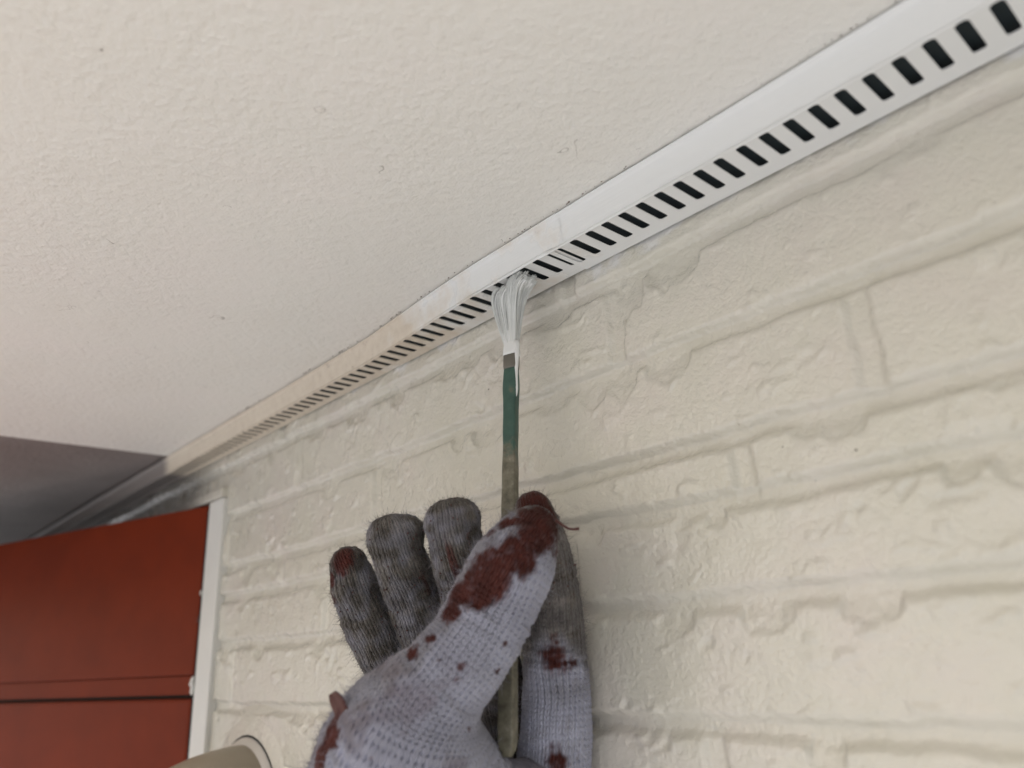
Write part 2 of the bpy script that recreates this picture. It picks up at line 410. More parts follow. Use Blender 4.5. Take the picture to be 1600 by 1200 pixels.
# ------------------------------------------------------------------ slotted vent strips
def yf(x): return 200+6.5*sstep(-222, -355, x)
ZS = 153.0
def vent(name, x0, x1, first, zoff, label, pitch=8.47):
    V = []; Fc = []
    def warp(x, y): return D-(D-y)*(D-yf(x))/25.0
    N = 16
    # slot loop (unit pill) and matching outer rectangle loop
    ang = np.linspace(0, 2*np.pi, N, endpoint=False)
    cells = []
    xs = first
    while xs < x0+pitch*.5: xs += pitch
    while xs-pitch*.5 > x0+.5: xs -= pitch
    n = int((x1-xs)//pitch)
    sw = 1.9; ya, yb = 200.9, 217.0; cr = 1.0
    hole = [];
    hole = [(sw, yb-cr), (sw-.3*cr, yb-.3*cr), (sw-cr, yb), (-sw+cr, yb), (-sw+.3*cr, yb-.3*cr), (-sw, yb-cr), (-sw, ya+cr), (-sw+cr, ya), (sw-cr, ya), (sw, ya+cr)]
    hole = np.array(hole)                         # rounded slot, goes round
    hp = pitch/2; y_lo, y_hi = 199.3, 223.6
    rect = []
    cx, cy = 0, (ya+yb)/2
    for (hx, hy) in hole:
        if hy > yb-cr-.01: rect.append((hx/sw*hp, y_hi))
        else: rect.append((hx/sw*hp, y_lo))
    rect = np.array(rect)
    K = len(hole)
    jit = np.random.default_rng(11)
    for i in range(n+1):
        c = xs+i*pitch
        l = c-hp; r = c+hp
        if l < x0 or r > x1: continue
        b = len(V); dx = jit.normal(0, .10); zz = ZS+zoff+.25*math.sin(c/37.)*.6
        for (a, y) in rect: V.append((c+a, warp(c+a, y), ZS+zoff+.15*math.sin((c+a)/37.)))
        for (a, y) in hole: V.append((c+dx+a, warp(c+dx+a, y), ZS+zoff+.15*math.sin((c+a)/37.)))
        for (a, y) in hole: V.append((c+dx+a, warp(c+dx+a, y), ZS+zoff+.35))
        for k in range(K):
            k2 = (k+1) % K
            Fc.append([b+k, b+k2, b+K+k2, b+K+k]); Fc.append([b+K+k, b+K+k2, b+2*K+k2, b+2*K+k])
        xa = l if i else l
    o = mesh_obj("slotted_web", P(V), Fc, VENT, smooth=False)
    root = empty(name, ((x0+x1)/2, 212, ZS), label, "vent", "slotted soffit vent strips")
    keep(o, root)
    # front lip: folded face rising to a flange under the soffit, as a swept profile
    prof = [(1.4, ZS+.5), (1.2, ZS+.1), (.7, ZS-.35), (.2, ZS-.2), (0, ZS+.5), (-.6, ZS+5), (-1.0, ZS+10.6), (-1.7, ZS+11.6), (-2.6, ZS+11.9), (-3.0, ZS+12.4), (-2.6, ZS+12.9), (-1.2, ZS+13.0)]
    X = np.arange(x0, x1+.1, 6.0); V = []; Fc = []; k = len(prof)
    for x in X:
        w = .30*noise2(np.array([x/31.]), np.array([zoff+2.]), 91)[0]; w2 = .22*noise2(np.array([x/22.]), np.array([zoff+5.]), 93)[0]
        for (a, z) in prof: V.append((x, yf(x)+a+w, z+w2*(z < ZS+11)+zoff*(z < ZS+9)))
    for i in range(len(X)-1):
        for j in range(k-1): Fc.append([i*k+j, (i+1)*k+j, (i+1)*k+j+1, i*k+j+1])
    ms = []; mf = []
    for i, x in enumerate(X): ms += [(x, yf(x)+1.6, ZS+3.4+zoff*.3), (x, D-1, ZS+3.6+zoff*.3)]
    for i in range(len(X)-1): mf.append([2*i, 2*i+2, 2*i+3, 2*i+1])
    keep(mesh_obj("slot_shade_sheet", P(ms), mf, SLOT_SHADE, smooth=False), root)  # solid dark sheet added above the slots as painted shade
    keep(mesh_obj("front_lip", P(V), Fc, VENT, smooth=True), root)
    return root
vent("vent_strip", -197.0, 2500, -26.0, -.6, "freshly painted white slotted vent strip lapping over the older one, right of the brush")
vent("vent_strip", -2600, -180.0, -208.6, 0.0, "older cream vent strip with grimy specks running on past the red door")

rg = np.random.default_rng(31); V = []; Fc = []
for i in range(100):
    x = rg.uniform(-520, -10); y = yf(x)-3.2-abs(rg.normal(0, .5)); r_ = rg.uniform(.09, .28)*(1+.8*(x < -300))
    bm = bmesh.new(); bmesh.ops.create_icosphere(bm, subdivisions=1, radius=1); o_ = len(V); sc = np.array([rg.uniform(1, 3), 1, .6])
    for v in bm.verts: V.append(np.array([x, y, SZ-.1])+np.array(v.co[:])*r_*sc)
    for f in bm.faces: Fc.append([o_+v.index for v in f.verts])
    bm.free()
gr = keep(mesh_obj("seam_grime", P(np.array(V)), np.array(Fc), TIMBER), soff); gr["kind"] = "stuff"
# ------------------------------------------------------------------ door frame and red door
fr = empty("door_frame", (-585, D, -H0*1000), "white gloss door frame post beside the red door", "door frame")
bm_w = lambda V: V
def wavy(V):
    V = V.copy(); return V
box("post", (-592.5, D-3.5, -H0*1000), (-565.5, D+60, 119.6), FRAME, fr, 1.6)
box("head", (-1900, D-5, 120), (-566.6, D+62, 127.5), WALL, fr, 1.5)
# ragged sealant beads where frame meets door edge
A = math.radians(19); hin = np.array([-594.0, D-3.0]); dv = np.array([-math.cos(A), -math.sin(A)]); nn = np.array([dv[1], -dv[0]])  # nn points out of the facade? fixed below
if nn[1] > 0: nn = -nn
door = empty("door", (hin[0], hin[1], -H0*1000), "oxide red panelled door standing ajar beside the white frame", "door")
def dwarp(V):                  # local (along, out, z) -> world mm
    o = V.copy(); o[:, 0] = hin[0]+V[:, 0]*dv[0]+V[:, 1]*nn[0]; o[:, 1] = hin[1]+V[:, 0]*dv[1]+V[:, 1]*nn[1]; return o
def dbox(name, lo, hi, mat, bevel): 
    o = box(name, lo, hi, mat, door, bevel, dwarp); return o
LD = 1000.
dbox("panel", (1.6, -35, -5.5), (LD, 0, 118), DOORM, 1.2)
dbox("rail_groove", (2, -34, -19.0), (LD-.5, -3.0, -6.0), DOORM, .3)
dbox("panel", (1.6, -35, -420), (LD, 0, -21.5), DOORM, 2.2)
dbox("panel", (1.6, -35, -H0*1000+20), (LD, 0, -436), DOORM, 2.2)
dbox("rail_groove", (2, -34, -435.5), (LD-.5, -6, -420.5), DOORM, .3)
dbox("door_core", (2.6, -34.5, -H0*1000+21), (LD-1, -11, 117), SEAL, .2)
# rubber seal strip along the hinge edge, a little ragged
V = []; Fc = []; zs = np.arange(-H0*1000+20, 117, 5.0)
for z in zs:
    w = 1.4*noise2(np.array([z/14.]), np.array([3.]), 5)[0]
    wob = 1.7+1.0*w
    for (a, b) in ((1.8, -33), (1.8, -.8), (1.8-wob, -1.2), (1.8-wob, -33)): V.append((a, b, z))
for i in range(len(zs)-1):
    for j in range(4): Fc.append([i*4+j, i*4+(j+1) % 4, i*4+4+(j+1) % 4, i*4+4+j])
keep(mesh_obj("edge_seal", P(dwarp(np.array(V))), Fc, SEAL, smooth=False), door)
def blob(name, c, r, mat, seed, flat=(1, 1, 1), sub=3, rough=.35):
    bm = bmesh.new(); bmesh.ops.create_icosphere(bm, subdivisions=sub, radius=1)
    V = np.array([v.co[:] for v in bm.verts]); Fc = [[v.index for v in f.verts] for f in bm.faces]; bm.free()
    V = V*(1+rough*noise3(V, .8, seed)[:, None])*np.array(flat)*r+np.array(c)
    return mesh_obj(name, P(V), Fc, mat)
for i, (x, z, r, mt) in enumerate([(-595, -9, 3.4, FRAME), (-594, -15, 2.2, FRAME), (-594.5, 33, 1.5, FLAKE), (-594, 52, 1.3, FRAME)]):
    keep(blob("paint_dab", (x+1, D-4, z), r, mt, i, (.6, .6, 1.3), 3, .6), fr)

# ------------------------------------------------------------------ pipe elbow through the wall
pc = np.array([-500., D, -89.])
pipe = empty("pipe_elbow", pc, "beige painted pipe elbow coming out of the brick wall below the door frame", "pipe")
def sweep(path, rad, n=32, cap=True):
    path = np.asarray(path, float); rad = np.broadcast_to(rad, len(path)); V = []; Fc = []
    T = np.gradient(path, axis=0); T /= np.linalg.norm(T, axis=1)[:, None]
    a = np.cross(T[0], [0.3, .2, 1.]); 
    if np.linalg.norm(a) < 1e-3: a = np.cross(T[0], [1., 0, 0])
    for p, t, r in zip(path, T, rad):
        a = a-t*(a@t); a /= np.linalg.norm(a); b = np.cross(t, a)
        for th in np.linspace(0, 2*np.pi, n, endpoint=False): V.append(p+r*(math.cos(th)*a+math.sin(th)*b))
    m = len(path)
    for i in range(m-1):
        for j in range(n): Fc.append([i*n+j, i*n+(j+1) % n, (i+1)*n+(j+1) % n, (i+1)*n+j])
    if cap: Fc.append(list(range(n))[::-1]); Fc.append([(m-1)*n+j for j in range(n)])
    return np.array(V), Fc
el = [pc+np.array([0, 8, 0]), pc+np.array([0, -6, 0])]
for th in np.linspace(.05, math.pi/2, 14): el.append(pc+np.array([-22*(1-math.cos(th)), -6-58*math.sin(th), -58*(1-math.cos(th))]))
el += [el[-1]+np.array([0, 0, -60.]), el[-1]+np.array([0, 0, -1500.])]
V, Fc = sweep(el, 42., 40); keep(mesh_obj("elbow", P(V), Fc, PIPEM), pipe)
def ring(name, y0, y1, r0, r1, mat):
    path = [pc+np.array([0, y0, 0]), pc+np.array([0, y1*.5+y0*.5, 0]), pc+np.array([0, y1, 0])]
    V, Fc = sweep(path, [r0, r0*.5+r1*.5+1.2, r1], 40); return keep(mesh_obj(name, P(V), Fc, mat), pipe)
ring("collar", 4, -5, 47, 44.5, CAULK); ring("gasket", 4, -2.0, 47.6, 47.2, SEAL); ring("plaster_patch", 8, -1.6, 76, 54, WALL)

# ------------------------------------------------------------------ brush
B0 = px(793, 1183, 252.); B1 = px(799, 575, 326.)     # butt and ferrule foot, camera mm
tipc = None
ax = _n(B1-B0); LB = np.linalg.norm(B1-B0)
side = _n(np.cross(ax, [0, 0, 1.])); side = side if side[0] > 0 else -side
dep = _n(np.cross(side, ax)); dep = dep if dep[2] > 0 else -dep
ca, sa = math.cos(math.radians(28)), math.sin(math.radians(28))
w1 = _n(side*ca-dep*sa); w2 = _n(np.cross(ax, w1)); w2 = w2 if w2[2] > 0 else -w2
brush = empty("paint_brush", cam2w(px(795, 830, 290)), "slim worn green and raw wood paint brush loaded with white paint", "paint brush")
def prism(stations, mat, name, n=48, power=7.0, attrs=False):
    V = []; Fc = []; at = []
    for (s, hw, hd, ox, oy) in stations:
        c = B0+ax*s
        for th in np.linspace(0, 2*np.pi, n, endpoint=False):
            cx = math.copysign(abs(math.cos(th))**(2/power), math.cos(th)); cy = math.copysign(abs(math.sin(th))**(2/power), math.sin(th))
            V.append(c+w1*(cx*hw+ox)+w2*(cy*hd+oy)); at.append(s/LB)
    m = len(stations)
    for i in range(m-1):
        for j in range(n): Fc.append([i*n+j, i*n+(j+1) % n, (i+1)*n+(j+1) % n, (i+1)*n+j])
    Fc.append(list(range(n))[::-1]); Fc.append([(m-1)*n+j for j in range(n)])
    V = cam2w(np.array(V))
    o = mesh_obj(name, P(V), Fc, mat, attrs={"along": at} if attrs else None)
    return keep(o, brush)
st = []
for s in np.linspace(0, 1, 60):
    hw = 3.0-.2*s+.10*math.sin(s*23)+.08*math.sin(s*57); hd = 2.3-.15*s
    if s < .05: k = math.sqrt(max(.02, 1-(1-s/.05)**2)); hw *= .35+.65*k; hd *= .4+.6*k
    if s > .9: hw += .45*math.sin((s-.9)/.1*math.pi)
    st.append((s*LB, hw, hd, 0, 0))
prism(st, HANDLE, "handle", attrs=True)
prism([(LB-1, 2.9, 2.2, 0, 0), (LB+.3, 3.05, 2.35, 0, 0), (LB+6.5, 3.05, 2.35, 0, 0), (LB+7, 2.9, 2.2, 0, 0)], RUST, "ferrule")
# thick white paint over the upper ferrule, with a run down one side
st = []
for s in np.linspace(0, 1, 14): st.append((LB+5.8+s*13, 3.15+.2*math.sin(s*9)-.25*s, 2.5+.15*math.sin(s*7+1)-.3*s, .1*math.sin(s*11), 0))
paint_coat = prism(st, WETP, "paint_coat")
run = []
for s in np.linspace(0, 1, 16): run.append(B0+ax*(LB+12-s*27)+w1*(2.9+.15*math.sin(s*8))-w2*(1.0))
V, Fc = sweep(cam2w(np.array(run)), np.interp(np.linspace(0, 1, 16), [0, .4, .9, 1], [1.5, 1.0, .75, .2]), 10); keep(mesh_obj("paint_run", P(V), Fc, WETP), brush)
# bristles: individual hairs in wet clumps, bent against the vent
def w2c(w): return np.asarray(w, float) @ R
rb = np.random.default_rng(21)
root_c = w2c(cam2w(B0+ax*(LB+18)))
tipL = np.array([-226.5, 207., ZS-1.2]); tipR = np.array([-207.5, 206., ZS-1.2])
V = []; Fc = []; 
nclump = 70
clumps = []
for i in range(nclump):
    a, b = rb.uniform(-1, 1), rb.uniform(-1, 1); clumps.append((a, b, rb.normal(0, .5), rb.uniform(.82, 1.06)))
def hair(a, b, jx, ln, th, npts=9):
    rt = B0+ax*(LB+11.5)+w1*(a*2.7)+w2*(b*2.0); rt = cam2w(rt)
    f = (a+1)/2; tip = tipL*(1-f)+tipR*f+np.array([jx, b*5.0+rb.normal(0, .4), -max(0, 1-ln)*14])
    mid1 = cam2w(B0+ax*(LB+29)+w1*(a*6.0-1.6)+w2*(b*3.8)); 
    mid2 = tip*.62+mid1*.38+np.array([-3.2, -1.0, 1.0])
    t = np.linspace(0, 1, npts)[:, None]
    return ((1-t)**3*rt+3*t*(1-t)**2*mid1+3*t*t*(1-t)*mid2+t**3*tip), np.linspace(1, .55, npts)*th
for i in range(2000):
    c = clumps[rb.integers(nclump)]
    a = np.clip(c[0]+rb.normal(0, .06), -1, 1); b = np.clip(c[1]+rb.normal(0, .06), -1, 1)
    p, r = hair(a, b, c[2]+rb.normal(0, .4), c[3], rb.uniform(.11, .22))
    v, f_ = sweep(p, r, 5, False); o = len(V); V.extend(v.tolist()); Fc.extend([[k+o for k in q] for q in f_])
bris = keep(mesh_obj("bristles", P(np.array(V)), Fc, HAIRM), brush)
V = []; Fc = []
for i in range(150):            # fat strings of paint holding clumps together
    c = clumps[i % nclump]; p, r = hair(c[0]*.86, c[1]*.8, c[2], c[3]*.95, rb.uniform(.35, .68))
    v, f_ = sweep(p, r, 8, True); o = len(V); V.extend(v.tolist()); Fc.extend([[k+o for k in q] for q in f_])
keep(mesh_obj("paint_load", P(np.array(V)), Fc, WETP), bris)

# ------------------------------------------------------------------ gloved hand
# chains of (px x, px y, depth mm, radius mm) in the lens frame, tip first
CH = {
 "pinky":  [(545, 884, 300, 7.4), (558, 925, 301, 9.4), (588, 990, 302, 10.6), (640, 1090, 303, 11.2), (700, 1190, 304, 12.5)],
 "ring":   [(617, 850, 294, 9.6), (631, 892, 295, 10.2), (659, 965, 298, 11.0), (703, 1080, 301, 11.6), (745, 1190, 303, 13)],
 "middle": [(707, 822, 288, 9.6), (718, 868, 289, 10.8), (738, 940, 292, 11.4), (772, 1060, 297, 11.5), (800, 1190, 300, 13.5)],
 "index":  [(834, 797, 279, 6.6), (845, 836, 279, 8.4), (858, 900, 282, 10.0), (865, 985, 283, 11.4), (869, 1080, 279, 12.2), (866, 1190, 274, 13.4), (850, 1290, 274, 16)],
 "thumb":  [(836, 828, 265, 8.2), (819, 850, 262, 11.6), (794, 898, 258, 14.8), (770, 950, 256, 14.6), (737, 1006, 252, 14.8), (692, 1064, 248, 15.9), (655, 1114, 247, 19.0), (622, 1190, 249, 27.0), (600, 1300, 258, 30), (610, 1420, 268, 29)],
 "palm":   [(745, 1180, 297, 15), (750, 1290, 290, 24), (690, 1390, 284, 27), (640, 1480, 282, 26), (600, 1600, 285, 25.5)],
 "web":    [(690, 1225, 252, 20), (770, 1250, 256, 13), (850, 1262, 266, 15)],
 "ring_end": [(602, 836, 294, 6.3), (636, 832, 294, 6.3)],
 "middle_end": [(694, 816, 288, 6.6), (722, 808, 288, 6.4)],
}
CHP = {k: (np.array([px(a, b, c) for a, b, c, r in v]), np.array([r for *_, r in v])) for k, v in CH.items()}
def catmull(pts, rad, n=5):
    P4 = np.concatenate([pts[:1]*2-pts[1:2], pts, pts[-1:]*2-pts[-2:-1]]); R4 = np.concatenate([rad[:1], rad, rad[-1:]]); o = []; ro = []
    for i in range(len(pts)-1):
        a, b, c, d = P4[i:i+4]; ra, rb_, rc, rd = R4[i:i+4]
        for t in np.arange(n)/n:
            o.append(.5*(2*b+(c-a)*t+(2*a-5*b+4*c-d)*t*t+(3*b-a-3*c+d)*t**3)); ro.append(rb_+(rc-rb_)*(t*t*(3-2*t)*.5+t*.5))
    o.append(pts[-1]); ro.append(rad[-1]); return np.array(o), np.array(ro)
CHS = {k: catmull(*v, n=4) for k, v in CHP.items()}
def chain_sdf(p, name, full=False):
    pts, rad = CHS[name]; best = np.full(len(p), 1e9, np.float32)
    seg_s = np.concatenate([[0], np.cumsum(np.linalg.norm(np.diff(pts, axis=0), axis=1))])
    if full: W = np.zeros(len(p)); S = np.zeros(len(p)); C = np.zeros((len(p), 3)); T = np.zeros((len(p), 3)); d0 = chain_sdf(p, name)
    for i in range(len(pts)-1):
        a = pts[i].astype(p.dtype); ab = (pts[i+1]-pts[i]).astype(p.dtype); l2 = float(ab@ab); w = p-a
        tt = (w@ab)/l2; t = np.clip(tt, 0, 1); w = w-t[:, None]*ab
        dd = np.sqrt(np.einsum('ij,ij->i', w, w))-(rad[i]+t*(rad[i+1]-rad[i]))
        best = np.minimum(best, dd)
        if full:               # softly blended position along the chain: no plateaus at the bends
            wt = np.exp(-(dd-d0)/1.3); tu = np.minimum(tt, 1) if i == 0 else t
            W += wt; S += wt*(seg_s[i]+tu*math.sqrt(l2)); C += wt[:, None]*(a+tu[:, None]*ab); T += wt[:, None]*(ab/math.sqrt(l2))
    if full: return best, S/W, C/W[:, None], T/np.linalg.norm(T, axis=1)[:, None]
    return best
def smin(a, b, k):
    h = np.clip(.5+.5*(b-a)/k, 0, 1); return b*(1-h)+a*h-k*h*(1-h)
def hand_sdf(p):
    f = None
    d = {k: chain_sdf(p, k) for k in CHS}
    f = smin(d["pinky"], smin(d["ring"], d["ring_end"], 4.), 1.2); f = smin(f, smin(d["middle"], d["middle_end"], 4.), 1.2)
    f = smin(f, d["palm"], 10.); f = smin(f, d["index"], 2.0)
    t = smin(d["thumb"], d["web"], 11.)
    return smin(f, t, 2.0)
lo = np.array([-118., 28., 208.]); hi = np.array([52., 238., 336.]); vx = .95
dims = np.ceil((hi-lo)/vx).astype(int)+1
gx, gy, gz = [lo[i]+vx*np.arange(dims[i]) for i in range(3)]
# coarse pass to find the band worth evaluating
SD = np.full(dims, 9., np.float32)
step = 6
cg = np.stack(np.meshgrid(gx[::step]+vx*2.5, gy[::step]+vx*2.5, gz[::step]+vx*2.5, indexing='ij'), -1).reshape(-1, 3).astype(np.float32)
cd = hand_sdf(cg).reshape(len(gx[::step]), len(gy[::step]), len(gz[::step]))
near = np.abs(cd) < 6.5
full_mask = np.repeat(np.repeat(np.repeat(near, step, 0), step, 1), step, 2)[:dims[0], :dims[1], :dims[2]]
sgn = np.repeat(np.repeat(np.repeat(cd, step, 0), step, 1), step, 2)[:dims[0], :dims[1], :dims[2]]
SD = sgn.astype(np.float32).copy()
idx = np.argwhere(full_mask)
pp = (lo+vx*idx).astype(np.float32)
SD[full_mask] = hand_sdf(pp)
def surface_nets(S):
    ins = S < 0
    c = np.zeros([n-1 for n in S.shape], np.int8)
    for dx in (0, 1):
        for dy in (0, 1):
            for dz in (0, 1): c += ins[dx:S.shape[0]-1+dx, dy:S.shape[1]-1+dy, dz:S.shape[2]-1+dz]
    act = (c > 0) & (c < 8); cells = np.argwhere(act); vid = np.full(act.shape, -1, np.int64); vid[act] = np.arange(len(cells))
    acc = np.zeros((len(cells), 3)); cnt = np.zeros(len(cells))
    corner = [(i, j, k) for i in (0, 1) for j in (0, 1) for k in (0, 1)]
    for a in corner:
        for ax_ in range(3):
            if a[ax_]: continue
            b = list(a); b[ax_] = 1
            va = S[cells[:, 0]+a[0], cells[:, 1]+a[1], cells[:, 2]+a[2]]; vb = S[cells[:, 0]+b[0], cells[:, 1]+b[1], cells[:, 2]+b[2]]
            m = (va < 0) != (vb < 0); t = np.where(m, va/np.where(m, va-vb, 1), 0)
            q = np.tile(np.array(a, float), (len(cells), 1)); q[:, ax_] = t
            acc[m] += q[m]; cnt[m] += 1
    V = cells+acc/cnt[:, None]; F = []
    for ax_ in range(3):
        o = [i for i in range(3) if i != ax_]
        sl0 = [slice(1, -1)]*3; sl0[ax_] = slice(0, -1); sl1 = list(sl0); sl1[ax_] = slice(1, None)
        a = ins[tuple(sl0)]; b = ins[tuple(sl1)]
        e = np.argwhere(a != b); off = np.array([1, 1, 1]); off[ax_] = 0; e = e+off
        fl = ins[e[:, 0], e[:, 1], e[:, 2]]
        def cell(d0, d1):
            q = e.copy(); q[:, o[0]] += d0; q[:, o[1]] += d1; return vid[q[:, 0], q[:, 1], q[:, 2]]
        quad = np.stack([cell(-1, -1), cell(0, -1), cell(0, 0), cell(-1, 0)], 1)
        flip = fl if ax_ != 1 else ~fl
        quad[~flip] = quad[~flip][:, ::-1]; F.append(quad)
    F = np.concatenate(F); F = F[(F >= 0).all(1)]
    return V, F
Vh, Fh = surface_nets(SD); Vh = lo+vx*Vh
GR = [g_.astype(np.float32) for g_ in np.gradient(SD)]
def tri(A, p):                 # trilinear lookup in the distance grid
    q = (p-lo)/vx; i = np.clip(np.floor(q).astype(int), 0, np.array(A.shape)-2); f = q-i; o = 0
    for a in (0, 1):
        for b in (0, 1):
            for c in (0, 1):
                o = o+A[i[:, 0]+a, i[:, 1]+b, i[:, 2]+c]*((f[:, 0] if a else 1-f[:, 0])*(f[:, 1] if b else 1-f[:, 1])*(f[:, 2] if c else 1-f[:, 2]))
    return o
def sdf_grad(p):
    g = np.stack([tri(GR[i], p) for i in range(3)], 1); return g/np.maximum(np.linalg.norm(g, axis=1, keepdims=True), 1e-6)
def subdiv(V, F):
    n = len(V); e = np.sort(np.stack([F, np.roll(F, -1, 1)], -1).reshape(-1, 2), 1)
    key = e[:, 0]*n+e[:, 1]; uq, fi, inv = np.unique(key, return_index=True, return_inverse=True); inv = inv.reshape(-1, 4)
    em = .5*(V[e[fi, 0]]+V[e[fi, 1]]); fm = V[F].mean(1); ne = len(uq)
    V2 = np.concatenate([V, em, fm]); ei = inv+n; ci = n+ne+np.arange(len(F))
    F2 = np.concatenate([np.stack([F[:, k], ei[:, k], ci, ei[:, (k-1) % 4]], 1) for k in range(4)])
    return V2, F2
Vh, Fh = subdiv(Vh, Fh)
for _ in range(2):
    g = sdf_grad(Vh); Vh = Vh-np.clip(tri(SD, Vh), -.6, .6)[:, None]*g
G = sdf_grad(Vh)
names = list(CHS); DD = np.stack([chain_sdf(Vh, k) for k in names], 1); who = DD.argmin(1)
for e_, b_ in (("ring_end", "ring"), ("middle_end", "middle"), ("web", "thumb")): who[who == names.index(e_)] = names.index(b_)
ks = np.zeros(len(Vh)); kt = np.zeros(len(Vh)); Stot = np.zeros(len(Vh))
WALE, ROW = 2.4, 2.0
for ci, k in enumerate(names):
    m = who == ci
    if not m.any(): continue
    kk = {"web": "thumb", "ring_end": "ring", "middle_end": "middle"}.get(k, k)
    _, S, C, T = chain_sdf(Vh[m], kk, True); w = Vh[m]-C
    e1 = -_n(CHS[kk][0].mean(0)); e1 = np.tile(e1, (len(w), 1)); e1 = e1-T*(e1*T).sum(1)[:, None]; e1 /= np.linalg.norm(e1, axis=1)[:, None]
    e2 = np.cross(T, e1); th = np.arctan2((w*e2).sum(1), (w*e1).sum(1)); rho = np.linalg.norm(w, axis=1)
    ks[m] = S/ROW; kt[m] = th*rho/WALE; Stot[m] = S
ks = ks+.30*noise3(Vh, 7., 85)+.12*noise3(Vh, 3., 87); kt = kt+.26*noise3(Vh, 8., 86)+.10*noise3(Vh, 3., 88)   # uneven hand-worn stitches
# stains and dirt on the cloth
fingers = np.isin(who, [names.index(x) for x in ("pinky", "ring", "middle", "ring_end", "middle_end")])
isidx = who == names.index("index"); isth = np.isin(who, [names.index("thumb"), names.index("web")])
n_big = noise3(Vh, 9., 3); n_mid = noise3(Vh, 3.2, 8); n_fin = noise3(Vh, 1.3, 12)
dirt = np.where(fingers, .92+.25*n_mid, 0.)
dirt = np.where(isidx, sstep(76, 46, Stot+13*n_big+6*n_mid)*.95+.22*np.clip(n_mid, 0, 1), dirt)
dirt = np.where(isth, sstep(14, 4, Stot+3*n_mid)*.75+.15*np.clip(n_big, 0, 1)+.12, dirt)
dirt = np.where(who == names.index("palm"), .35+.3*n_big, dirt)
def stain(cx, cy, depth, r, soft=.30):
    c = px(cx, cy, depth); d = np.linalg.norm(Vh-c, axis=1)/r
    return sstep(1+soft, 1-soft, d+(.42*n_mid+.22*n_big+.26*n_fin)*(1.35 if r < 3.4 else 1 if r < 5 else .55))
paint = np.zeros(len(Vh))
TH = [(848, 812, 256, 9.5), (857, 838, 252, 6.5), (833, 842, 250, 6.0), (806, 868, 248, 6.8), (775, 886, 248, 7.0), (752, 915, 247, 8.2), (722, 934, 250, 5.6), (775, 850, 256, 4.2), (800, 826, 258, 4.2),
      (706, 958, 246, 3.6), (876, 868, 256, 3.6), (672, 1004, 243, 2.2), (650, 1022, 243, 2.6), (720, 1040, 236, 1.7), (715, 1062, 235, 1.3), (560, 1120, 238, 3.0), (525, 1145, 238, 4.6), (508, 1190, 238, 4.4), (575, 1150, 234, 2.0)]
for (a, b, c, r) in TH: paint = np.where(isth, np.maximum(paint, stain(a, b, c, r)), paint)
for (a, b, c, r) in [(835, 775, 272, 7.5), (862, 800, 272, 5.2), (866, 1032, 268, 5.6), (890, 1040, 268, 4.6), (848, 1018, 268, 4.0), (872, 1010, 268, 4.0), (870, 1190, 262, 5.0), (905, 1185, 262, 3.0)]:
    paint = np.where(isidx, np.maximum(paint, stain(a, b, c, r, .35)), paint)
for (a, b, c, r) in [(534, 872, 293, 5.8), (520, 905, 297, 3.2), (524, 930, 297, 2.4), (600, 925, 292, 2.0), (606, 945, 292, 2.6)]:
    paint = np.where(who == names.index("pinky"), np.maximum(paint, stain(a, b, c, r)), paint)
strk = sstep(-.15, .6, noise2(kt*.9, ks*.10, 44)+.25*n_mid)
m = who == names.index("middle")
paint = np.where(m, np.maximum(paint, strk*sstep(48, 16, Stot)*sstep(1, 8, Stot)*.85), paint)
m = who == names.index("ring")
paint = np.where(m, np.maximum(paint, .5*sstep(.45, .9, noise2(kt*.8, ks*.12, 48)+.2*n_mid)), paint)
paint = np.maximum(paint, np.where(isth, .9*sstep(.82, .98, noise3(Vh, 5.5, 61)*.6+noise3(Vh, 1.9, 62)*.55), 0))   # stray smears
loft = 1-(2*np.abs(kt-np.floor(kt)-.5))**2-.55                      # paint catches on the crowns of the loops and thins out between them
paint = np.clip(paint*(1+.0*loft)+.35*loft*np.sqrt(np.clip(4*paint*(1-paint), 0, 1))-.10*np.clip(n_fin, 0, 1)*(paint > 0), 0, 1)
# the thumb's left flank is grubby and napped
nap = np.where(fingers, .55+.3*n_big, np.where(isidx, .55*sstep(70, 45, Stot)+.2, .08+.1*n_big))
flankm = np.where(isth, sstep(.62, .86, G @ _n([-.80, -.55, -.10])+.10*n_mid), 0)
nap = np.maximum(nap, .8*flankm); dirt = np.maximum(dirt, .55*flankm+.1*n_mid*flankm)
faint = .34*sstep(.15, .8, noise3(Vh, 11., 81)+.4*n_mid)*np.where(isth, sstep(48, 66, Stot), 0)      # old stain washed into the cuff side
paint = np.maximum(paint, faint)
mod = .8+.35*noise3(Vh, 14., 83)
